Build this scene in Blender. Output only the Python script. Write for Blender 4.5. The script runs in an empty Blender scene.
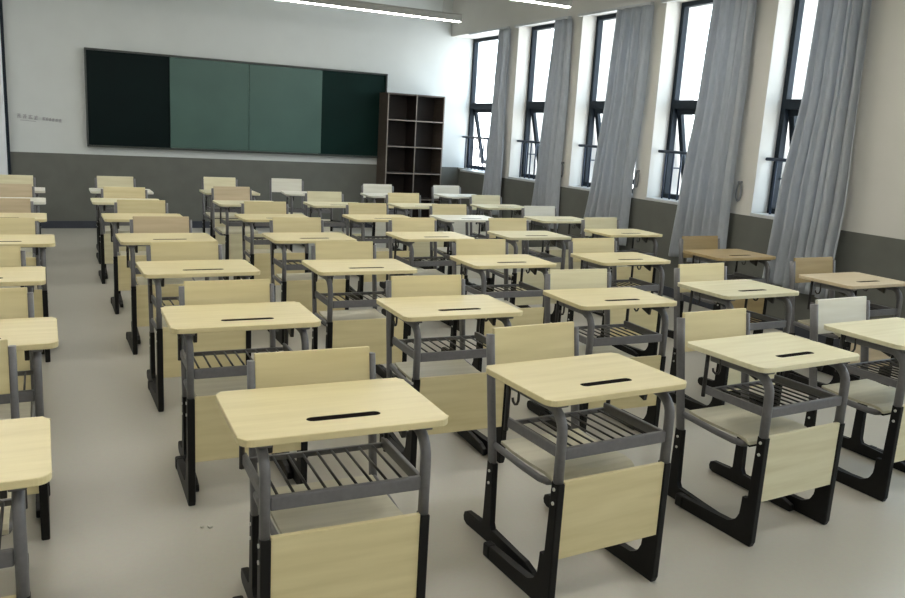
import bpy, bmesh, math, random
from mathutils import Vector, Matrix
random.seed(11)
SC = bpy.context.scene
COL = SC.collection
PI = math.pi

# ------------------------------------------------------------------ materials
def s2l(c):
    return tuple((v/12.92 if v <= 0.04045 else ((v+0.055)/1.055)**2.4) for v in c)
def rgb(r, g, b):
    return s2l((r/255, g/255, b/255)) + (1.0,)

def base_mat(name, col, rough=0.5, metal=0.0, spec=0.5):
    m = bpy.data.materials.new(name); m.use_nodes = True
    b = m.node_tree.nodes['Principled BSDF']
    b.inputs['Base Color'].default_value = col
    b.inputs['Roughness'].default_value = rough
    b.inputs['Metallic'].default_value = metal
    b.inputs['Specular IOR Level'].default_value = spec
    return m, m.node_tree, b

def noisy(name, col, col2, scale=6, rough=0.5, stretch=(1, 1, 1), spec=0.5, detail=4, bump=0.0, metal=0.0, space='Object'):
    m, nt, b = base_mat(name, col, rough, metal, spec)
    tc = nt.nodes.new('ShaderNodeTexCoord'); mp = nt.nodes.new('ShaderNodeMapping')
    mp.inputs['Scale'].default_value = stretch
    nz = nt.nodes.new('ShaderNodeTexNoise'); nz.inputs['Scale'].default_value = scale
    nz.inputs['Detail'].default_value = detail
    mx = nt.nodes.new('ShaderNodeMix'); mx.data_type = 'RGBA'
    mx.inputs['A'].default_value = col; mx.inputs['B'].default_value = col2
    rp = nt.nodes.new('ShaderNodeMapRange'); rp.inputs['From Min'].default_value = .3; rp.inputs['From Max'].default_value = .7
    nt.links.new(tc.outputs[space], mp.inputs['Vector']); nt.links.new(mp.outputs[0], nz.inputs['Vector'])
    nt.links.new(nz.outputs['Fac'], rp.inputs['Value']); nt.links.new(rp.outputs[0], mx.inputs['Factor'])
    nt.links.new(mx.outputs['Result'], b.inputs['Base Color'])
    if bump:
        bp = nt.nodes.new('ShaderNodeBump'); bp.inputs['Strength'].default_value = bump; bp.inputs['Distance'].default_value = .002
        nt.links.new(nz.outputs['Fac'], bp.inputs['Height']); nt.links.new(bp.outputs[0], b.inputs['Normal'])
    return m

def laminate(name, c1, c2, rough=.38):
    """pale wood-print laminate: fine long grain along x plus a broad figure"""
    m, nt, b = base_mat(name, c1, rough, 0, .45)
    tc = nt.nodes.new('ShaderNodeTexCoord'); oi = nt.nodes.new('ShaderNodeObjectInfo')
    ad = nt.nodes.new('ShaderNodeVectorMath'); ad.operation = 'ADD'
    cb = nt.nodes.new('ShaderNodeCombineXYZ')
    ml = nt.nodes.new('ShaderNodeMath'); ml.operation = 'MULTIPLY'; ml.inputs[1].default_value = 37
    nt.links.new(oi.outputs['Random'], ml.inputs[0])
    for k in range(3): nt.links.new(ml.outputs[0], cb.inputs[k])
    nt.links.new(tc.outputs['Object'], ad.inputs[0]); nt.links.new(cb.outputs[0], ad.inputs[1])
    mp = nt.nodes.new('ShaderNodeMapping'); mp.inputs['Scale'].default_value = (1.2, 14, 14)
    nt.links.new(ad.outputs[0], mp.inputs['Vector'])
    nz = nt.nodes.new('ShaderNodeTexNoise'); nz.inputs['Scale'].default_value = 2.2; nz.inputs['Detail'].default_value = 6
    nt.links.new(mp.outputs[0], nz.inputs['Vector'])
    rp = nt.nodes.new('ShaderNodeMapRange'); rp.inputs['From Min'].default_value = .32; rp.inputs['From Max'].default_value = .72
    nt.links.new(nz.outputs['Fac'], rp.inputs['Value'])
    mx = nt.nodes.new('ShaderNodeMix'); mx.data_type = 'RGBA'
    mx.inputs['A'].default_value = c1; mx.inputs['B'].default_value = c2
    nt.links.new(rp.outputs[0], mx.inputs['Factor'])
    hs = nt.nodes.new('ShaderNodeHueSaturation')
    mr = nt.nodes.new('ShaderNodeMapRange'); mr.inputs['To Min'].default_value = .94; mr.inputs['To Max'].default_value = 1.05
    nt.links.new(oi.outputs['Random'], mr.inputs['Value']); nt.links.new(mr.outputs[0], hs.inputs['Value'])
    nt.links.new(mx.outputs['Result'], hs.inputs['Color']); nt.links.new(hs.outputs[0], b.inputs['Base Color'])
    return m

LAM = {
 'cream': laminate('laminate_cream', rgb(228, 215, 170), rgb(216, 202, 154)),
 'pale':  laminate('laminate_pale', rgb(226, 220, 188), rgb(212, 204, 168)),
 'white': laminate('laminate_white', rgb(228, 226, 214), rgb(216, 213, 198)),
 'tan':   laminate('laminate_tan', rgb(210, 192, 160), rgb(196, 178, 146)),
 'seat':  laminate('laminate_seat', rgb(196, 190, 166), rgb(182, 176, 152)),
 'brown': laminate('laminate_brown', rgb(176, 154, 112), rgb(160, 138, 96)),
}
M_GREY = noisy('grey_powder_coat', rgb(112, 111, 113), rgb(104, 103, 105), 60, .38, spec=.5)
M_BLACK = noisy('black_plastic', rgb(16, 15, 15), rgb(11, 10, 10), 40, .5, spec=.3)
M_DARK = noisy('dark_steel', rgb(52, 50, 50), rgb(42, 40, 40), 40, .4)
M_SCREW = noisy('white_screw', rgb(205, 205, 200), rgb(190, 190, 186), 50, .35)
M_GROOVE = noisy('groove_brown', rgb(24, 17, 14), rgb(18, 13, 11), 30, .95, spec=.05)
M_WALL = noisy('wall_paint', rgb(207, 211, 210), rgb(203, 207, 206), 3, .75, spec=.2)
M_WALLW = noisy('window_wall_paint', rgb(212, 210, 204), rgb(208, 206, 200), 3, .75, spec=.2)
M_CEIL = noisy('ceiling_paint', rgb(205, 204, 198), rgb(201, 200, 194), 3, .8, spec=.2)
M_DADO = noisy('dado_grey', rgb(104, 105, 99), rgb(98, 99, 93), 5, .55, spec=.35)
M_BASE = noisy('baseboard_blue_grey', rgb(58, 62, 72), rgb(52, 56, 66), 8, .45)
M_SILL = noisy('sill_stone', rgb(200, 202, 204), rgb(190, 192, 194), 12, .3)
M_FRAME = noisy('window_frame_dark', rgb(34, 42, 50), rgb(28, 36, 44), 30, .6, spec=.2)
M_RAILM = noisy('rail_steel', rgb(38, 50, 70), rgb(32, 44, 62), 30, .5, spec=.3)
M_BG = noisy('board_green_light', rgb(70, 98, 91), rgb(64, 91, 84), 2, .45, spec=.4)
M_BD = noisy('board_green_dark', rgb(12, 38, 34), rgb(10, 33, 30), 2, .5, spec=.1)
M_BL = noisy('board_black_green', rgb(9, 26, 26), rgb(8, 22, 23), 2, .5, spec=.1)
M_BFR = noisy('board_frame', rgb(74, 78, 76), rgb(64, 68, 66), 20, .4, metal=.5)
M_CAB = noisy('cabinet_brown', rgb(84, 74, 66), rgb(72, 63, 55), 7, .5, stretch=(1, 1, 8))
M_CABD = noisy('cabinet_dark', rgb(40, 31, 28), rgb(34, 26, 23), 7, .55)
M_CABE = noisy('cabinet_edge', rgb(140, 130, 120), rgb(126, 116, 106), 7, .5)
M_LAMP = noisy('lamp_housing', rgb(150, 150, 144), rgb(142, 142, 136), 20, .5)
M_INK = noisy('ink_grey', rgb(168, 168, 172), rgb(160, 160, 165), 20, .7)
M_PILW = noisy('white_panel', rgb(226, 230, 236), rgb(220, 224, 230), 3, .5)
M_PAPER = noisy('scrap_paper', rgb(200, 198, 186), rgb(190, 188, 176), 30, .8)
M_TIE = noisy('tieback_grey', rgb(128, 130, 134), rgb(116, 118, 122), 40, .5)

def floor_mat():
    m, nt, b = base_mat('floor_vinyl', rgb(170, 164, 152), .3, 0, .5)
    tc = nt.nodes.new('ShaderNodeTexCoord')
    def nz(scale, st, det=4):
        mp = nt.nodes.new('ShaderNodeMapping'); mp.inputs['Scale'].default_value = st
        n = nt.nodes.new('ShaderNodeTexNoise'); n.inputs['Scale'].default_value = scale; n.inputs['Detail'].default_value = det
        nt.links.new(tc.outputs['Object'], mp.inputs['Vector']); nt.links.new(mp.outputs[0], n.inputs['Vector'])
        return n
    a = nz(1.1, (1, 1, 1)); c = nz(60, (1, 1, 1), 6)
    m1 = nt.nodes.new('ShaderNodeMix'); m1.data_type = 'RGBA'
    m1.inputs['A'].default_value = rgb(193, 189, 178); m1.inputs['B'].default_value = rgb(181, 177, 166)
    nt.links.new(a.outputs['Fac'], m1.inputs['Factor'])
    m2 = nt.nodes.new('ShaderNodeMix'); m2.data_type = 'RGBA'; m2.blend_type = 'MULTIPLY'
    m2.inputs['Factor'].default_value = .12
    nt.links.new(m1.outputs['Result'], m2.inputs['A']); nt.links.new(c.outputs['Color'], m2.inputs['B'])
    nt.links.new(m2.outputs['Result'], b.inputs['Base Color'])
    r = nt.nodes.new('ShaderNodeMapRange'); r.inputs['To Min'].default_value = .29; r.inputs['To Max'].default_value = .35
    nt.links.new(a.outputs['Fac'], r.inputs['Value']); nt.links.new(r.outputs[0], b.inputs['Roughness'])
    return m
M_FLOOR = floor_mat()

def glass_mat():
    m = bpy.data.materials.new('window_glass'); m.use_nodes = True; nt = m.node_tree; nt.nodes.clear()
    o = nt.nodes.new('ShaderNodeOutputMaterial'); t = nt.nodes.new('ShaderNodeBsdfTransparent'); t.inputs['Color'].default_value = (.93, .96, .97, 1)
    g = nt.nodes.new('ShaderNodeBsdfGlossy'); g.inputs['Roughness'].default_value = .03
    lw = nt.nodes.new('ShaderNodeLayerWeight'); lw.inputs['Blend'].default_value = .5
    pw = nt.nodes.new('ShaderNodeMath'); pw.operation = 'POWER'; pw.inputs[1].default_value = 5
    nt.links.new(lw.outputs['Facing'], pw.inputs[0])
    f = nt.nodes.new('ShaderNodeMath'); f.operation = 'MULTIPLY_ADD'; f.inputs[1].default_value = .5; f.inputs[2].default_value = .03
    nt.links.new(pw.outputs[0], f.inputs[0])
    x = nt.nodes.new('ShaderNodeMixShader')
    nt.links.new(f.outputs[0], x.inputs[0]); nt.links.new(t.outputs[0], x.inputs[1]); nt.links.new(g.outputs[0], x.inputs[2])
    nt.links.new(x.outputs[0], o.inputs['Surface'])
    return m
M_GLASS = glass_mat()

def curtain_mat():
    m = bpy.data.materials.new('curtain_fabric'); m.use_nodes = True; nt = m.node_tree; nt.nodes.clear()
    o = nt.nodes.new('ShaderNodeOutputMaterial')
    d = nt.nodes.new('ShaderNodeBsdfPrincipled'); d.inputs['Roughness'].default_value = .75
    d.inputs['Sheen Weight'].default_value = .3
    tl = nt.nodes.new('ShaderNodeBsdfTranslucent')
    tc = nt.nodes.new('ShaderNodeTexCoord'); mp = nt.nodes.new('ShaderNodeMapping'); mp.inputs['Scale'].default_value = (1, 1, .25)
    n = nt.nodes.new('ShaderNodeTexNoise'); n.inputs['Scale'].default_value = 40; n.inputs['Detail'].default_value = 5
    mx = nt.nodes.new('ShaderNodeMix'); mx.data_type = 'RGBA'
    mx.inputs['A'].default_value = rgb(198, 203, 210); mx.inputs['B'].default_value = rgb(164, 170, 178)
    nt.links.new(tc.outputs['Object'], mp.inputs['Vector']); nt.links.new(mp.outputs[0], n.inputs['Vector'])
    nt.links.new(n.outputs['Fac'], mx.inputs['Factor'])
    nt.links.new(mx.outputs['Result'], d.inputs['Base Color']); nt.links.new(mx.outputs['Result'], tl.inputs['Color'])
    x = nt.nodes.new('ShaderNodeMixShader'); x.inputs[0].default_value = CUR_TRANS
    nt.links.new(d.outputs[0], x.inputs[1]); nt.links.new(tl.outputs[0], x.inputs[2]); nt.links.new(x.outputs[0], o.inputs['Surface'])
    return m
CUR_TRANS = .24
M_CURT = curtain_mat()

def emis(name, col, st):
    m = bpy.data.materials.new(name); m.use_nodes = True; nt = m.node_tree; nt.nodes.clear()
    o = nt.nodes.new('ShaderNodeOutputMaterial'); e = nt.nodes.new('ShaderNodeEmission')
    e.inputs['Color'].default_value = col; e.inputs['Strength'].default_value = st
    nt.links.new(e.outputs[0], o.inputs['Surface']); return m
LAMP_E = 25.0
M_LIT = emis('lamp_diffuser', (1.0, .965, .88, 1), LAMP_E)

# ------------------------------------------------------------------ mesh helpers
def link_mesh(name, bm, mat, parent=None):
    bmesh.ops.recalc_face_normals(bm, faces=bm.faces)
    me = bpy.data.meshes.new(name); bm.to_mesh(me); bm.free()
    mats = mat if isinstance(mat, (list, tuple)) else [mat]
    for m in mats: me.materials.append(m)
    o = bpy.data.objects.new(name, me); COL.objects.link(o)
    if parent: o.parent = parent
    return o

def box(bm, x0, x1, y0, y1, z0, z1, bev=0.0, mi=0):
    vs = [bm.verts.new((x, y, z)) for x in (x0, x1) for y in (y0, y1) for z in (z0, z1)]
    f = [(0, 1, 3, 2), (4, 6, 7, 5), (0, 4, 5, 1), (2, 3, 7, 6), (0, 2, 6, 4), (1, 5, 7, 3)]
    fs = [bm.faces.new([vs[i] for i in q]) for q in f]
    for q in fs: q.material_index = mi
    if bev:
        es = list({e for q in fs for e in q.edges})
        bmesh.ops.bevel(bm, geom=es, offset=bev, segments=2, affect='EDGES', profile=.5)
    return vs

def prism(bm, pts, axis, a0, a1, bev=0.0):
    """extrude a 2D outline along an axis; pts are the other two coordinates in xyz order"""
    def P(u, v, w):
        return {'x': (w, u, v), 'y': (u, w, v), 'z': (u, v, w)}[axis]
    A = [bm.verts.new(P(u, v, a0)) for u, v in pts]; B = [bm.verts.new(P(u, v, a1)) for u, v in pts]
    n = len(pts); fa = bm.faces.new(A); fb = bm.faces.new(list(reversed(B)))
    for i in range(n):
        bm.faces.new([A[i], B[i], B[(i+1) % n], A[(i+1) % n]])
    if bev:
        es = list({e for q in (fa, fb) for e in q.edges})
        bmesh.ops.bevel(bm, geom=es, offset=bev, segments=2, affect='EDGES', profile=.5)

def sweep(bm, path, ra, rb, side=(1, 0, 0), n=10, cap=True, sq=1.0):
    """tube with oval section: ra along `side`, rb across it"""
    P = [Vector(p) for p in path]; S = Vector(side).normalized(); rings = []
    for i, p in enumerate(P):
        t = (P[min(i+1, len(P)-1)] - P[max(i-1, 0)]).normalized()
        s = (S - t*S.dot(t)).normalized(); u = t.cross(s)
        ring = []
        for k in range(n):
            a = 2*PI*(k+.5)/n; c, q = math.cos(a), math.sin(a)
            c = math.copysign(abs(c)**sq, c); q = math.copysign(abs(q)**sq, q)
            ring.append(bm.verts.new(p + s*ra*c + u*rb*q))
        rings.append(ring)
    for a, b in zip(rings, rings[1:]):
        for k in range(n):
            f = bm.faces.new([a[k], a[(k+1) % n], b[(k+1) % n], b[k]]); f.smooth = True
    if cap:
        bm.faces.new(rings[0]); bm.faces.new(list(reversed(rings[-1])))

def cyl(bm, p0, p1, r, n=10):
    d = (Vector(p1)-Vector(p0)).normalized()
    side = (1, 0, 0) if abs(d.x) < .9 else (0, 1, 0)
    sweep(bm, [p0, p1], r, r, side, n)

def arc(cx, cy, r, a0, a1, n):
    return [(cx + r*math.cos(math.radians(a0+(a1-a0)*i/n)), cy + r*math.sin(math.radians(a0+(a1-a0)*i/n))) for i in range(n+1)]

def thing(name, label, cat, loc=(0, 0, 0), rz=0, group=None, kind=None):
    o = bpy.data.objects.new(name, None); COL.objects.link(o)
    o.location = loc; o.rotation_euler = (0, 0, rz)
    o.empty_display_size = .1
    return tag(o, label, cat, group, kind)

def tag(o, label=None, cat=None, group=None, kind=None):
    if label: o['label'] = label
    if cat: o['category'] = cat
    if group: o['group'] = group
    if kind: o['kind'] = kind
    return o

def struct(name, bm, mat, label, cat, parent=None):
    o = link_mesh(name, bm, mat, parent)
    if parent is None: tag(o, label, cat, None, 'structure')
    return o

# ------------------------------------------------------------------ room
XR, YB, XL, YF, ZC = 5.9, 12.15, -2.3, -2.6, 3.75
SILL, HEAD, MID = 1.0, 3.05, 2.0
WIN = [(10.32, 12.15, 6.30), (8.83, 10.05, 6.10), (7.29, 8.55, 6.10), (5.86, 7.05, 6.10), (4.70, 5.55, 6.10), (2.60, 3.80, 6.10), (.90, 2.10, 6.10), (-.80, .40, 6.10)]  # last three are unseen, added to bring more daylight into the room
XO = 6.42                                               # outer face of the window wall

bm = bmesh.new(); box(bm, XL, XO, YF, YB+.2, -.1, 0)
struct('floor', bm, M_FLOOR, 'grey beige classroom floor with soft sheen', 'floor')
bm = bmesh.new(); box(bm, XL, XO, YF, YB+.2, ZC, ZC+.1)
struct('ceiling', bm, M_CEIL, 'plain off-white ceiling above the hanging lamps', 'ceiling')
bm = bmesh.new(); box(bm, XL-.2, XO, YB, YB+.2, 0, ZC)
struct('wall_back', bm, M_WALL, 'white wall behind the green chalkboard', 'wall')
bm = bmesh.new(); box(bm, XL-.2, XO, YF-.2, YF, 0, ZC)
struct('wall_front', bm, M_WALL, 'white wall behind the camera', 'wall')
bm = bmesh.new(); box(bm, XL-.2, XL, YF, YB, 0, ZC)
struct('wall_left', bm, M_WALL, 'white wall left of the desks', 'wall')
# window wall: below sills, above heads, piers, with the far corner niche set back
bm = bmesh.new()
box(bm, XR, XO, YF, 11.55, 0, SILL-.03)
box(bm, 6.17, XO, 11.55, YB, 0, SILL-.03)
box(bm, XR, XO, YF, YB, HEAD, ZC)
edges = [(10.05, 10.32), (8.55, 8.83), (7.05, 7.29), (5.55, 5.86), (3.80, 4.70), (2.10, 2.60), (.40, .90), (YF, -.80)]
for a, b in edges: box(bm, XR, XO, a, b, SILL-.03, HEAD)
struct('wall_right', bm, M_WALLW, 'white window wall with narrow piers between tall windows', 'wall')

# dado panels, baseboards, corner panel
bm = bmesh.new(); box(bm, -.375, 6.17, YB-.012, YB, .1, SILL, .002)
struct('trim_1', bm, M_DADO, 'dark grey dado along the chalkboard wall', 'wall trim')
bm = bmesh.new(); box(bm, XR-.012, XR, YF, 11.55, .1, SILL-.03, .002); box(bm, 6.158, 6.17, 11.55, YB-.012, .1, SILL-.03)
struct('trim_2', bm, M_DADO, 'dark grey dado along the window wall', 'wall trim')
bm = bmesh.new(); box(bm, XL, XL+.012, YF, 11.8, .1, SILL, .002)
struct('trim_3', bm, M_DADO, 'dark grey dado along the left wall', 'wall trim')
bm = bmesh.new(); box(bm, -.375, 6.16, YB-.022, YB, 0, .1, .003)
struct('baseboard_back', bm, M_BASE, 'dark blue-grey baseboard under the chalkboard wall', 'baseboard')
bm = bmesh.new(); box(bm, XR-.022, XR, YF, 11.55, 0, .1, .003)
struct('baseboard_right', bm, M_BASE, 'dark blue-grey baseboard under the windows', 'baseboard')
bm = bmesh.new(); box(bm, XL, XL+.022, YF, 11.8, 0, .1, .003)
struct('baseboard_left', bm, M_BASE, 'dark blue-grey baseboard along the left wall', 'baseboard')
bm = bmesh.new(); box(bm, XL, -.41, 11.85, YB, 0, ZC, .004)
struct('trim_4', bm, M_PILW, 'white column panel at the far left corner', 'wall trim')
bm = bmesh.new(); box(bm, -.41, -.375, 12.05, YB, 0, ZC)
struct('trim_5', bm, M_FRAME, 'thin dark vertical strip beside the white column', 'wall trim')
# stone sills
bm = bmesh.new()
for i, (a, b, xf) in enumerate(WIN):
    if i == 0:
        box(bm, XR-.015, XO, a, 11.55, SILL-.03, SILL, .003); box(bm, 6.15, XO, 11.55, b, SILL-.03, SILL)
    else:
        box(bm, XR-.015, XO, a, b, SILL-.03, SILL, .003)
struct('trim_6', bm, M_SILL, 'pale window sills on top of the dado', 'window sill')

ord_w = ['farthest from the camera, in the corner', 'second from the far corner', 'middle one of the five', 'fourth from the far corner', 'nearest the camera'] + ['outside the picture']*3
ord_c = ['farthest narrow window in the corner', 'second window from the far corner', 'middle window of the five', 'fourth window from the far corner', 'window nearest the camera'] + ['window outside the picture']*3
CURT = [  # (z, far y, near y) from the top down
 [(3.01, 10.50, 10.19), (2.1, 10.55, 10.19), (1.2, 10.62, 10.12), (.44, 10.68, 10.10)],
 [(3.01, 9.07, 8.72), (2.1, 9.15, 8.68), (1.2, 9.22, 8.70), (.44, 9.32, 8.66)],
 [(3.01, 7.82, 7.21), (2.1, 7.88, 7.20), (1.2, 8.0, 7.25), (.44, 8.14, 7.24)],
 [(3.01, 6.30, 5.74), (2.1, 6.35, 5.73), (1.2, 6.46, 5.74), (.44, 6.53, 5.72)],
 [(3.01, 5.09, 4.53), (2.1, 5.11, 4.50), (1.2, 5.22, 4.46), (.40, 5.26, 4.50)],
 None]

def lerp_c(C, z):
    for (z0, f0, n0), (z1, f1, n1) in zip(C, C[1:]):
        if z >= z1 or (z1, f1, n1) == C[-1]:
            t = min(max((z0-z)/(z0-z1), 0), 1); t = t*t*(3-2*t)*.4 + t*.6
            return f0+(f1-f0)*t, n0+(n1-n0)*t

def make_window(i, a, b, xf):
    w = bpy.data.objects.new('window_%d' % (i+1), None); COL.objects.link(w); w.location = (xf, a, SILL)
    tag(w, 'tall dark-framed window, ' + ord_w[i], 'window', None, 'structure')
    W = b-a; Hh = HEAD-SILL; fr = .05; d = .07
    m = bmesh.new()
    box(m, 0, d, 0, W, 0, fr, .003); box(m, 0, d, 0, W, Hh-fr, Hh, .003)
    box(m, 0, d, 0, fr, fr, Hh-fr, .003); box(m, 0, d, W-fr, W, fr, Hh-fr, .003)
    link_mesh('window_frame', m, M_FRAME, w)
    m = bmesh.new(); box(m, -.005, d, fr, W-fr, 1.0-.045, 1.0+.045, .003); link_mesh('transom_bar', m, M_FRAME, w)
    m = bmesh.new(); box(m, .035, .041, fr, W-fr, 1.045, Hh-fr); link_mesh('upper_pane', m, M_GLASS, w)
    # top-hung sash, swung outward at the bottom
    m = bmesh.new(); h = .9; s = .06
    box(m, 0, .045, fr, W-fr, -h, -h+s, .003); box(m, 0, .045, fr, W-fr, -s, 0, .003)
    box(m, 0, .045, fr, fr+s, -h+s, -s, .003); box(m, 0, .045, W-fr-s, W-fr, -h+s, -s, .003)
    sash = link_mesh('sash', m, M_FRAME, w); sash.location = (.045, 0, .955); sash.rotation_euler = (0, -math.radians(13), 0)
    m = bmesh.new(); box(m, .02, .026, fr+s, W-fr-s, -h+s, -s); link_mesh('sash_pane', m, M_GLASS, sash)
    m = bmesh.new(); box(m, -.02, 0, W/2-.015, W/2+.015, -h+.01, -h+.05, .003); link_mesh('sash_handle', m, M_FRAME, sash)
    m = bmesh.new()
    for q in (fr+.01, W-fr-.02): box(m, .05, .25, q, q+.012, .32, .335)
    link_mesh('stay_arm', m, M_RAILM, w)
    # guard rail across the reveal
    g = thing('guard_rail', 'dark steel guard rail across the %s' % ord_c[i], 'railing', (xf-.09, a, SILL), 0, 'guard rails in the windows')
    m = bmesh.new(); cyl(m, (0, 0, .5), (0, W, .5), .016); link_mesh('top_rail', m, M_RAILM, g)
    k = int(W/.115)
    for j in range(1, k):
        m = bmesh.new(); cyl(m, (0, W*j/k, .0), (0, W*j/k, .49), .010, 6); link_mesh('baluster', m, M_RAILM, g)

def make_curtain(i, C):
    nu, nv = 150, 44
    z0, z1 = C[0][0], C[-1][0]
    m = bmesh.new(); rows = []
    rnd = random.Random(40+i); ph = [rnd.uniform(0, 6.28) for _ in range(6)]
    nf = [4, 5, 7, 6, 7][i]
    for v in range(nv+1):
        z = z0 + (z1-z0)*v/nv; t = v/nv
        f, n = lerp_c(C, z); r = []
        for u in range(nu+1):
            s = u/nu
            s2 = s + .018*math.sin(5*s+ph[0]+1.5*t)
            a = 2*PI*nf*(s2 + .03*math.sin(2*PI*s+ph[1])) + ph[2]
            fold = math.sin(a)*.7 + .35*math.sin(a*.53+ph[3]+t*1.2) + .18*math.sin(a*2.1+ph[4]+t*2)
            amp = .042 + .006*t
            y = n + (f-.05-n)*s + .006*math.cos(a)
            x = 5.824 + fold*amp - .012*t
            zz = z + (.03*(s-.5) + .008*math.sin(a*.5) if v == nv else 0)
            r.append(m.verts.new((x, y, zz)))
        rows.append(r)
    for p, q in zip(rows, rows[1:]):
        for k in range(nu):
            fc = m.faces.new([p[k], p[k+1], q[k+1], q[k]]); fc.smooth = True
    o = thing('curtain', 'grey fabric curtain hanging slanted over the %s' % ord_c[i], 'curtain', (0, 0, 0), 0, 'grey curtains along the window wall')
    o.location = (5.84, C[-1][1], C[-1][0])
    c = link_mesh('fabric', m, M_CURT, o)
    for vtx in c.data.vertices: vtx.co -= o.location
    md = c.modifiers.new('thick', 'SOLIDIFY'); md.thickness = .0015
    m = bmesh.new()
    yn, yf = C[0][2], C[0][1]
    box(m, -.006, .006, yn-C[-1][1]+.02, yf-C[-1][1]-.02, z0-z1-.02, z0-z1+.004, .002)
    link_mesh('heading_tape', m, M_CURT, o)

def make_track(i, a, b):
    m = bmesh.new(); yb = min(b, 11.4)
    box(m, 5.822, 5.868, a-.08, yb, 3.015, 3.045, .004)
    box(m, 5.865, 5.90, a+.1, a+.14, 3.02, 3.045); box(m, 5.865, 5.90, yb-.14, yb-.1, 3.02, 3.045)
    tag(link_mesh('curtain_track', m, M_SILL), 'white curtain track above the %s' % ord_c[i], 'curtain rail', 'curtain tracks above the windows')

for i, (a, b, xf) in enumerate(WIN):
    if i >= 5:
        make_window(i, a, b, xf); continue
    make_window(i, a, b, xf); make_curtain(i, CURT[i]); make_track(i, a, b)

def tieback(y, label):
    t = thing('curtain_tieback', label, 'tieback', (5.888, y, 1.06), 0, 'curtain tiebacks on the piers')
    m = bmesh.new()
    sweep(m, [(-.012, .028*math.sin(2*PI*k/14), .12+.085*math.cos(2*PI*k/14)) for k in range(15)], .006, .012, (1, 0, 0), 8)
    link_mesh('loop', m, M_TIE, t)
    m = bmesh.new(); cyl(m, (.012, 0, .21), (-.03, 0, .21), .012); link_mesh('hook', m, M_TIE, t)
tieback(7.215, 'small grey tieback loop beside the middle curtain')
tieback(8.70, 'small grey tieback loop beside the second curtain from the corner')
tieback(5.71, 'small grey tieback loop beside the fourth curtain from the corner')

# ------------------------------------------------------------------ chalkboard
cb = thing('chalkboard', 'long green chalkboard with dark end panels on the far wall', 'chalkboard', (.54, YB, 1.11))
def bb(name, x0, x1, y0, y1, z0, z1, mt, bev=.003):
    m = bmesh.new(); box(m, x0-.54, x1-.54, y0, y1, z0-1.11, z1-1.11, bev); return link_mesh(name, m, mt, cb)
L_ = bb('end_panel', .56, 1.62, -.045, -.012, 1.13, 2.36, M_BL); L_['label'] = 'blackish green left end panel'
R_ = bb('end_panel', 3.75, 4.79, -.045, -.012, 1.13, 2.36, M_BD); R_['label'] = 'deep green right end panel'
for x0, x1 in ((1.605, 2.685), (2.690, 3.77)):
    q = bb('sliding_panel', x0, x1, -.075, -.048, 1.135, 2.355, M_BG); q['label'] = 'lighter green middle sliding panel'
m = bmesh.new()
for a in ((.54, 4.81, -.085, -.012, 2.36, 2.385), (.54, 4.81, -.085, -.012, 1.105, 1.13), (.54, .56, -.08, -.012, 1.13, 2.36), (4.79, 4.81, -.08, -.012, 1.13, 2.36)):
    box(m, a[0]-.54, a[1]-.54, a[2], a[3], a[4]-1.11, a[5]-1.11, .003)
link_mesh('board_frame', m, M_BFR, cb)

# faint wall lettering, unreadable at this distance
m = bmesh.new()
r2 = random.Random(5)
def stroke(x0, z0, x1, z1, w=.008):
    d = Vector((x1-x0, z1-z0)); n = Vector((-d.y, d.x)).normalized()*w/2
    prism(m, [(x0-n.x, z0-n.y), (x1-n.x, z1-n.y), (x1+n.x, z1+n.y), (x0+n.x, z0+n.y)], 'y', YB-.003, YB)
def glyph(cx, cz, s, seed):
    g = random.Random(seed)
    for k in range(3): stroke(cx-s*.4, cz+s*(-.35+.33*k), cx+s*g.uniform(.2, .42), cz+s*(-.35+.33*k+g.uniform(-.05, .05)))
    stroke(cx+s*g.uniform(-.2, .2), cz-s*.45, cx+s*g.uniform(-.15, .15), cz+s*.48)
    stroke(cx-s*.35, cz-s*.45, cx-s*g.uniform(.05, .3), cz+s*.2)
for k in range(4): glyph(-.25+.065*k, 1.465-.006*k, .06, k)
for k in range(6): glyph(.035+.038*k, 1.44-.003*k, .045 , 10+k)
stroke(-.24, 1.41, -.06, 1.40)
tag(link_mesh('wall_lettering', m, M_INK), 'faint grey line of lettering on the wall left of the chalkboard', 'lettering')

# ------------------------------------------------------------------ bookcase
bx0, bx1, by0, by1, bz = 4.70, 5.66, 11.75, 12.12, 2.10
bc = thing('bookcase', 'tall empty dark brown open bookcase in the far right corner', 'bookcase', (bx0, by0, 0))
def cbx(name, x0, x1, y0, y1, z0, z1, mt, bev=.002):
    m = bmesh.new(); box(m, x0-bx0, x1-bx0, y0-by0, y1-by0, z0, z1, bev); return link_mesh(name, m, mt, bc)
t = .022
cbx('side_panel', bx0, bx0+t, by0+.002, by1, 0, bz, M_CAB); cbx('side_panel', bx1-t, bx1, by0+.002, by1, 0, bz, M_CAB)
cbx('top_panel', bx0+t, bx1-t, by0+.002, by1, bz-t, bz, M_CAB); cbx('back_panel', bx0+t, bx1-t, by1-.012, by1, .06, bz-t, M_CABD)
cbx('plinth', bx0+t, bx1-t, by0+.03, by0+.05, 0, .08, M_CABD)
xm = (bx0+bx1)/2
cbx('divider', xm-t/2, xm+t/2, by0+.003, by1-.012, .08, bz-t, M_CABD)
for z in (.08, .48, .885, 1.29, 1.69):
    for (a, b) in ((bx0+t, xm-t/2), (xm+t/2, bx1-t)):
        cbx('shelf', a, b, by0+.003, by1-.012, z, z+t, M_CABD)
        cbx('edge_strip', a, b, by0-.001, by0+.003, z+.003, z+t-.003, M_CABE, 0)
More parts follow.
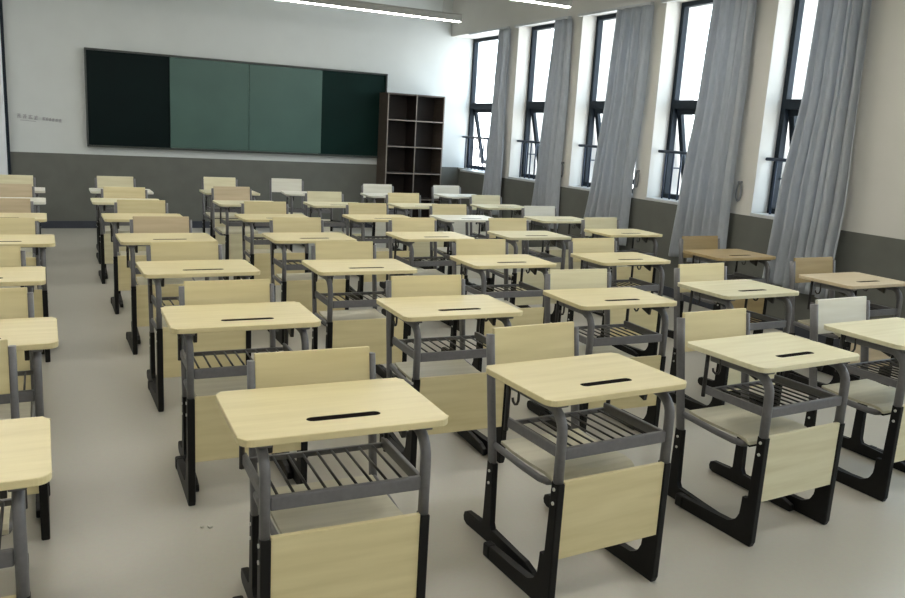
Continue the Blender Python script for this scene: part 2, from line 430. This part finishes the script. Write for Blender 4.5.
for x in (bx0, xm-t/2, bx1-t):
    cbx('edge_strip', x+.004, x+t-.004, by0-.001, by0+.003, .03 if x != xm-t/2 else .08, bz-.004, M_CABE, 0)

# ------------------------------------------------------------------ lamps
def lamp(x0, x1, y, label, z=2.98):
    L = x1-x0
    t = thing('pendant_light', label, 'ceiling lamp', ((x0+x1)/2, y, z), 0, 'linear pendant lamps')
    m = bmesh.new(); prism(m, [(-.035, .0), (.035, .0), (.035, .07), (.022, .09), (-.022, .09), (-.035, .07)], 'x', -L/2, L/2, .003)
    link_mesh('housing', m, M_LAMP, t)
    m = bmesh.new(); box(m, -L/2+.01, L/2-.01, -.022, .022, -.010, .0, .003); link_mesh('diffuser', m, M_LIT, t)
    for s in (-1, 1):
        m = bmesh.new(); cyl(m, (s*(L/2-.26), 0, .07), (s*(L/2-.26), 0, ZC-z), .005, 6); cyl(m, (s*(L/2-.26), 0, .07), (s*(L/2-.26), 0, .10), .014, 8)
        link_mesh('cord', m, M_SCREW, t)
    return t
lamp(2.0, 4.93, 9.9, 'long white-lit pendant lamp before the chalkboard, the farther one')
lamp(2.2, 5.20, 7.8, 'hanging lamp near the second window from the corner, cut by photo top')
for y in (5.6, 3.4, 1.2, -1.0):
    lamp(2.2, 5.2, y, 'linear pendant lamp above the desks, outside the picture')
for y in (9.9, 7.8, 5.6, 3.4, 1.2, -1.0):
    lamp(-1.7, 1.1, y, 'linear pendant lamp over the left aisle, outside the picture')

# ------------------------------------------------------------------ desk
DG = 'school desks in six columns'; CG = 'chairs tucked behind the desks'
def rrect(x0, x1, y0, y1, r, n=6):
    return arc(x1-r, y0+r, r, -90, 0, n)+arc(x1-r, y1-r, r, 0, 90, n)+arc(x0+r, y1-r, r, 90, 180, n)+arc(x0+r, y0+r, r, 180, 270, n)

def mesh_with_hole(bm, outer, inner, z0, z1, bev):
    """slab with a hole: bridge the outline and the hole with a triangulated cap"""
    def cap(z):
        O = [bm.verts.new((x, y, z)) for x, y in outer]; I = [bm.verts.new((x, y, z)) for x, y in inner]
        eo = [bm.edges.new((O[i], O[(i+1) % len(O)])) for i in range(len(O))]
        ei = [bm.edges.new((I[i], I[(i+1) % len(I)])) for i in range(len(I))]
        bmesh.ops.triangle_fill(bm, use_beauty=True, use_dissolve=False, edges=eo+ei)
        x0, x1 = min(p[0] for p in inner), max(p[0] for p in inner); y0, y1 = min(p[1] for p in inner), max(p[1] for p in inner)
        kill = []
        Iset = set(I)
        for fc in bm.faces:
            if all(v in Iset for v in fc.verts): kill.append(fc)
        if kill: bmesh.ops.delete(bm, geom=kill, context='FACES_ONLY')
        return O, I
    O0, I0 = cap(z0); O1, I1 = cap(z1)
    for A, B in ((O0, O1), (I0, I1)):
        for i in range(len(A)):
            bm.faces.new([A[i], A[(i+1) % len(A)], B[(i+1) % len(A)], B[i]])
    if bev:
        es = []
        for R in (O0, O1):
            for i in range(len(R)):
                e = bm.edges.get((R[i], R[(i+1) % len(R)])); es.append(e)
        bmesh.ops.bevel(bm, geom=es, offset=bev, segments=2, affect='EDGES', profile=.5)

DW, DD, DH = .60, .39, .765
LY = -.032          # legs sit flush with the front edge of the top
def make_desk():
    r = thing('school_desk', 'x', 'desk', (0, 0, 0), 0, DG)
    hx = DW/2
    bm = bmesh.new()
    slot = arc(.105, .098, .018, -90, 90, 6)+arc(-.083, .098, .018, 90, 270, 6)
    mesh_with_hole(bm, rrect(-.309, .309, -.012, .412, .040), slot, DH-.022, DH, .003)
    top = link_mesh('tabletop', bm, LAM['cream'], r)
    bm = bmesh.new(); prism(bm, arc(.105, .098, .0183, -90, 90, 6)+arc(-.083, .098, .0183, 90, 270, 6), 'z', DH-.021, DH-.001)
    g = link_mesh('pencil_groove', bm, M_GROOVE, top); g['label'] = 'dark slotted pencil groove'
    for s in (-1, 1):
        X = s*.237
        bm = bmesh.new()
        path = [(X, .34, DH-.047), (X, .12, DH-.047)]
        path += [(X, .112-.075*math.sin(math.radians(a)), DH-.122+.075*math.cos(math.radians(a))) for a in (15, 30, 45, 60, 75, 90)]
        path += [(X, .036, .60), (X, .036, .455)]
        sweep(bm, path, .0145, .0195, (1, 0, 0), 14, sq=.8)
        box(bm, X-.02, X+.02, .04, .34, DH-.036, DH-.022, .003)
        bmesh.ops.translate(bm, vec=(0, LY, 0), verts=bm.verts)
        leg = link_mesh('leg', bm, M_GREY, r); leg['label'] = 'bent grey upper tube of the leg' 
        # black sleeve with curved gusset and long foot
        pts = [(.014, .47), (.014, .02), (.022, 0), (.405, 0), (.428, .010), (.436, .028), (.430, .046), (.412, .056), (.24, .060)]
        pts += [(.145-.055*math.sin(math.radians(a)), .064+.055*(1-math.cos(math.radians(a)))) for a in (0, 22, 45, 67, 90)]
        pts += [(.088, .195), (.054, .195), (.054, .47)]
        bm = bmesh.new(); prism(bm, [(a+LY, b) for a, b in pts], 'x', X-.0150, X+.0150, .005)
        f = link_mesh('foot', bm, M_BLACK, leg); f['label'] = 'black lower sleeve and foot'
        bm = bmesh.new()
        box(bm, X-.019, X+.019, .395+LY, .44+LY, .002, .058, .008)
        link_mesh('foot_cap', bm, M_BLACK, leg)
        for z in (.448, .398):
            bm = bmesh.new(); cyl(bm, (X+s*.0145, .034+LY, z), (X+s*.019, .034+LY, z), .0065, 8); sc = link_mesh('screw', bm, M_SCREW, leg)
        # dark tilting bracket, rack hanger rod and bag hook under the top
        bm = bmesh.new(); prism(bm, [(.10, DH-.09), (.16, DH-.07), (.19, DH-.022), (.09, DH-.022)], 'x', X-s*.034-.008, X-s*.034+.008, .002)
        link_mesh('bracket', bm, M_DARK, r)
        bm = bmesh.new(); cyl(bm, (X, .335, DH-.03), (X, .335, .535), .009, 8); link_mesh('hanger_rod', bm, M_DARK, r)
        bm = bmesh.new()
        sweep(bm, [(X+s*.01, .255, DH-.022), (X+s*.01, .255, DH-.09), (X+s*.01, .262, DH-.105), (X+s*.01, .275, DH-.110), (X+s*.01, .288, DH-.103), (X+s*.01, .292, DH-.09)], .005, .005, (1, 0, 0), 8)
        link_mesh('hook', bm, M_DARK, r)
    # modesty panel
    bm = bmesh.new(); box(bm, -.2225, .2225, LY+.020, LY+.036, .192, .474, .002); link_mesh('modesty_panel', bm, LAM['cream'], r)
    # open wire book rack
    bm = bmesh.new()
    box(bm, -.2225, .2225, LY+.028, LY+.046, .548, .590, .004)
    for s in (-1, 1): box(bm, s*.229-.008, s*.229+.008, LY+.046, .345, .548, .584, .004)
    box(bm, -.221, .221, .332, .345, .548, .566, .003)
    link_mesh('book_rack', bm, M_GREY, r)
    for k in range(9):
        x = -.188+.047*k
        bm = bmesh.new(); cyl(bm, (x, LY+.045, .560), (x, .334, .560), .0042, 6); link_mesh('rack_rod', bm, M_DARK, r)
    return r

def make_chair():
    r = thing('school_chair', 'x', 'chair', (0, 0, 0), 0, CG)
    lean = lambda z: .085*max(z-.30, 0)/.56
    bm = bmesh.new(); box(bm, -.195, .195, -.008, .008, 0, .178, .003)
    bk = link_mesh('backrest', bm, LAM['cream'], r); bk.location = (0, lean(.69)-.006, .680); bk.rotation_euler = (-math.atan(.085/.56), 0, 0)
    # moulded plywood seat with a rounded front drop
    prof = [(-.02, .428), (-.10, .420), (-.22, .418), (-.31, .421), (-.345, .417), (-.362, .406), (-.368, .394)]
    bm = bmesh.new()
    up = [(y, z) for y, z in prof]; dn = [(y+.004 if i > 3 else y, z-.012) for i, (y, z) in enumerate(prof)]; dn[-1] = (-.357, .396)
    prism(bm, up+dn[::-1], 'x', -.19, .19, .003); link_mesh('seat', bm, LAM['seat'], r)
    for s in (-1, 1):
        bm = bmesh.new()
        sweep(bm, [(s*.203, .005, .405), (s*.203, -.06, .402), (s*.200, -.20, .392), (s*.196, -.29, .388), (s*.186, -.325, .388), (s*.16, -.335, .388)], .010, .015, (1, 0, 0), 10)
        link_mesh('seat_rail', bm, M_GREY, r)
    bm = bmesh.new(); box(bm, -.165, .165, -.352, -.318, .375, .398, .003)
    link_mesh('crossbar', bm, M_BLACK, r)
    for s in (-1, 1):
        X = s*.205
        bm = bmesh.new()
        sweep(bm, [(X, lean(z), z) for z in (.31, .42, .55, .70, .832)], .0125, .022, (1, 0, 0), 12, sq=.8)
        leg = link_mesh('leg', bm, M_GREY, r); leg['label'] = 'grey upright tube behind the seat'
        pts = [(-.020, .335), (-.022, .085), (-.034, .062)]
        pts += [(-.27, .050), (-.318, .034), (-.326, .012), (-.315, .002), (.150, .002), (.170, .012), (.176, .030), (.170, .050), (.150, .060), (.04, .060), (.024, .075), (.024, .335)]
        bm = bmesh.new(); prism(bm, pts, 'x', X-.0125, X+.0125, .004)
        f = link_mesh('foot', bm, M_BLACK, leg); f['label'] = 'black lower sleeve and foot'
        for z in (.30, .25):
            bm = bmesh.new(); cyl(bm, (X+s*.012, .002, z), (X+s*.0165, .002, z), .006, 8); link_mesh('screw', bm, M_SCREW, leg)
    return r

def dup(root, loc, rz):
    r = root.copy(); COL.objects.link(r); r.location = loc; r.rotation_euler = (0, 0, rz)
    for ch in list(root.children):
        c = ch.copy(); COL.objects.link(c); c.parent = r
        for g in ch.children:
            d = g.copy(); COL.objects.link(d); d.parent = c
    return r

def recolour(o, names, key):
    for ch in o.children:
        if ch.name.split('.')[0] in names:
            ch.material_slots[0].link = 'OBJECT'; ch.material_slots[0].material = LAM[key]

# column -> list of rows: (front-left x, front y, rotation deg, chair dy, chair dx, desk tint, chair tint)
GRID = {
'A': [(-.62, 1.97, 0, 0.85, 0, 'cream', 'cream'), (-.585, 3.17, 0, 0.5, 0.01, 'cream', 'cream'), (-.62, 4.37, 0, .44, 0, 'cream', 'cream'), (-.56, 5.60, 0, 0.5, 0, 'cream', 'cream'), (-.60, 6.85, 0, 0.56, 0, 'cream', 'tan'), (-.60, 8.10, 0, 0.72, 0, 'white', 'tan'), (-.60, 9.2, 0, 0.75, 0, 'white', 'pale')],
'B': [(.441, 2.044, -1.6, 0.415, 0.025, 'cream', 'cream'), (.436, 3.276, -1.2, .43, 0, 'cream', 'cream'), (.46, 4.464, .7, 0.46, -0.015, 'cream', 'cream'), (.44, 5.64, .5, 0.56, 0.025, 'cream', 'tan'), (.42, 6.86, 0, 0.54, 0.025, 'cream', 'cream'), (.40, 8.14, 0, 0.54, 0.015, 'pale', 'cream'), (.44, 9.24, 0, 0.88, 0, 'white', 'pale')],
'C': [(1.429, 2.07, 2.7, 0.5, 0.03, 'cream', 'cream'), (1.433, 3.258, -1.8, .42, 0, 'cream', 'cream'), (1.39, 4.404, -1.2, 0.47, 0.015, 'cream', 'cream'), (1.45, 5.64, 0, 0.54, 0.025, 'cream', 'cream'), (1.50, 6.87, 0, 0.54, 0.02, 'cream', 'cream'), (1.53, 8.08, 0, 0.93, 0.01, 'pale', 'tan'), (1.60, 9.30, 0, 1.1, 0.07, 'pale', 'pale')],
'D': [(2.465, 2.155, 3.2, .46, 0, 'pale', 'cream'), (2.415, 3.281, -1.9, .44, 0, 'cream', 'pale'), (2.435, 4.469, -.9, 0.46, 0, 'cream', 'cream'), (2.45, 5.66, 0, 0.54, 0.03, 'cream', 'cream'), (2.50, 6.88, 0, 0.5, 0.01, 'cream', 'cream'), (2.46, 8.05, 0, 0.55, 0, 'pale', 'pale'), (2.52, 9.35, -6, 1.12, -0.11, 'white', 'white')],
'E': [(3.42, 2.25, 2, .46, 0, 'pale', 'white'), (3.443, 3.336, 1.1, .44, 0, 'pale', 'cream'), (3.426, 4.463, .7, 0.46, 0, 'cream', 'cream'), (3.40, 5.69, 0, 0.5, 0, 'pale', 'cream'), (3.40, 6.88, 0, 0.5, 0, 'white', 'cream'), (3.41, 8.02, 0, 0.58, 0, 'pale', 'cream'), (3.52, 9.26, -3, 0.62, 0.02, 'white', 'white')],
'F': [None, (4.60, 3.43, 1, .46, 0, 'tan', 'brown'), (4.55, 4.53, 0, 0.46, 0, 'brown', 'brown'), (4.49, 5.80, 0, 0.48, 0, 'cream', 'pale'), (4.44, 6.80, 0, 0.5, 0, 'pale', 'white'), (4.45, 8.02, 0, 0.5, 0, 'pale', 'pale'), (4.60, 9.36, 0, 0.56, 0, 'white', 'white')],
}
COLW = {'A': 'leftmost column', 'B': 'second column from the left', 'C': 'third column from the left', 'D': 'fourth column from the left', 'E': 'fifth column from the left', 'F': 'column beside the windows'}
ROWW = ['nearest', 'second nearest', 'third nearest', 'fourth nearest', 'fifth nearest', 'sixth nearest', 'farthest']
TW = {'cream': 'cream', 'pale': 'pale', 'white': 'whitish', 'tan': 'tan', 'brown': 'light brown'}
desk0 = make_desk(); chair0 = make_chair(); first = True
for c in 'ABCDEF':
    for k, e in enumerate(GRID[c]):
        if e is None: continue
        x, y, rot, cdy, cdx, dt, ct = e
        a = math.radians(rot)
        ctr = Vector((x+math.cos(a)*DW/2, y+math.sin(a)*DW/2, 0))
        cp = ctr + Vector((-math.sin(a), math.cos(a), 0))*cdy + Vector((math.cos(a), math.sin(a), 0))*cdx
        ra = a + math.radians(random.uniform(-1.5, 1.5))
        if first:
            d, h = desk0, chair0; d.location = ctr; d.rotation_euler[2] = a; h.location = cp; h.rotation_euler[2] = ra; first = False
        else:
            d = dup(desk0, ctr, a); h = dup(chair0, cp, ra)
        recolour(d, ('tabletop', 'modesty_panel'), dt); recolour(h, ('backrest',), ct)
        d['label'] = '%s-topped grey-legged desk, %s the camera in the %s' % (TW[dt], (ROWW[k]+' to') if k < 6 else 'farthest from', COLW[c])
        h['label'] = 'chair with %s back behind the %s desk of the %s' % (TW[ct], ROWW[k], COLW[c])

# small litter on the floor
def scrap(x, y, s, seed, label):
    g = random.Random(seed); m = bmesh.new()
    pts = [(s*g.uniform(.7, 1.1)*math.cos(k*PI/3.5), s*g.uniform(.6, 1.0)*math.sin(k*PI/3.5)) for k in range(7)]
    prism(m, pts, 'z', 0, .004, .001)
    for v in m.verts: v.co.z += .006*abs(math.sin(v.co.x*150)) if v.co.z > .003 else 0
    o = link_mesh('paper_scrap', m, M_PAPER); o.location = (x, y, 0)
    tag(o, label, 'litter', 'paper scraps on the floor')
scrap(.535, 3.05, .012, 1, 'larger white paper scrap on the aisle floor before the nearest desks')
scrap(.505, 3.06, .007, 2, 'tiny white paper scrap left of the larger scrap')

# ------------------------------------------------------------------ light
w = bpy.data.worlds.new('World'); SC.world = w; w.use_nodes = True; nt = w.node_tree
bg = nt.nodes['Background']
tc = nt.nodes.new('ShaderNodeTexCoord'); sp = nt.nodes.new('ShaderNodeSeparateXYZ')
cr = nt.nodes.new('ShaderNodeValToRGB'); nt.links.new(tc.outputs['Generated'], sp.inputs[0]); nt.links.new(sp.outputs['Z'], cr.inputs[0])
e = cr.color_ramp.elements
e[0].position = 0.0; e[0].color = (1.0, 1.0, 1.0, 1)
e[1].position = .35; e[1].color = (.70, .85, 1.0, 1)
q = e.new(.08); q.color = (.93, .98, 1.0, 1)
nt.links.new(cr.outputs[0], bg.inputs['Color'])
bg.inputs['Strength'].default_value = 3.9
for i, (a, b, xf) in enumerate(WIN):
    ld = bpy.data.lights.new('window_portal', 'AREA'); ld.shape = 'RECTANGLE'; ld.size = b-a; ld.size_y = HEAD-SILL
    lo = bpy.data.objects.new('window_portal', ld); COL.objects.link(lo)
    lo.location = (XO+.02, (a+b)/2, (SILL+HEAD)/2)
    lo.rotation_euler = Matrix(((0, 0, 1), (1, 0, 0), (0, 1, 0))).to_euler()   # -z faces -x
    ld.cycles.is_portal = True

# ------------------------------------------------------------------ camera
f, yaw, pit, rol, hc = 811.96, .471167, .204737, .057728, 1.5971
fw = Vector((math.sin(yaw)*math.cos(pit), math.cos(yaw)*math.cos(pit), -math.sin(pit)))
rt = Vector((math.cos(yaw), -math.sin(yaw), 0)); up = rt.cross(fw)
c, s = math.cos(rol), math.sin(rol)
r2_ = rt*c + up*s; u2_ = -rt*s + up*c
cd = bpy.data.cameras.new('camera'); co = bpy.data.objects.new('camera', cd); COL.objects.link(co)
cd.sensor_fit = 'HORIZONTAL'; cd.sensor_width = 36; cd.lens = f*36/905
co.matrix_world = Matrix(((r2_.x, u2_.x, -fw.x, 0), (r2_.y, u2_.y, -fw.y, 0), (r2_.z, u2_.z, -fw.z, hc), (0, 0, 0, 1)))
SC.camera = co
SC.view_settings.view_transform = 'Standard'; SC.view_settings.look = 'None'
SC.view_settings.exposure = 0.88; SC.view_settings.gamma = 1.0; SC.view_settings.use_curve_mapping = False
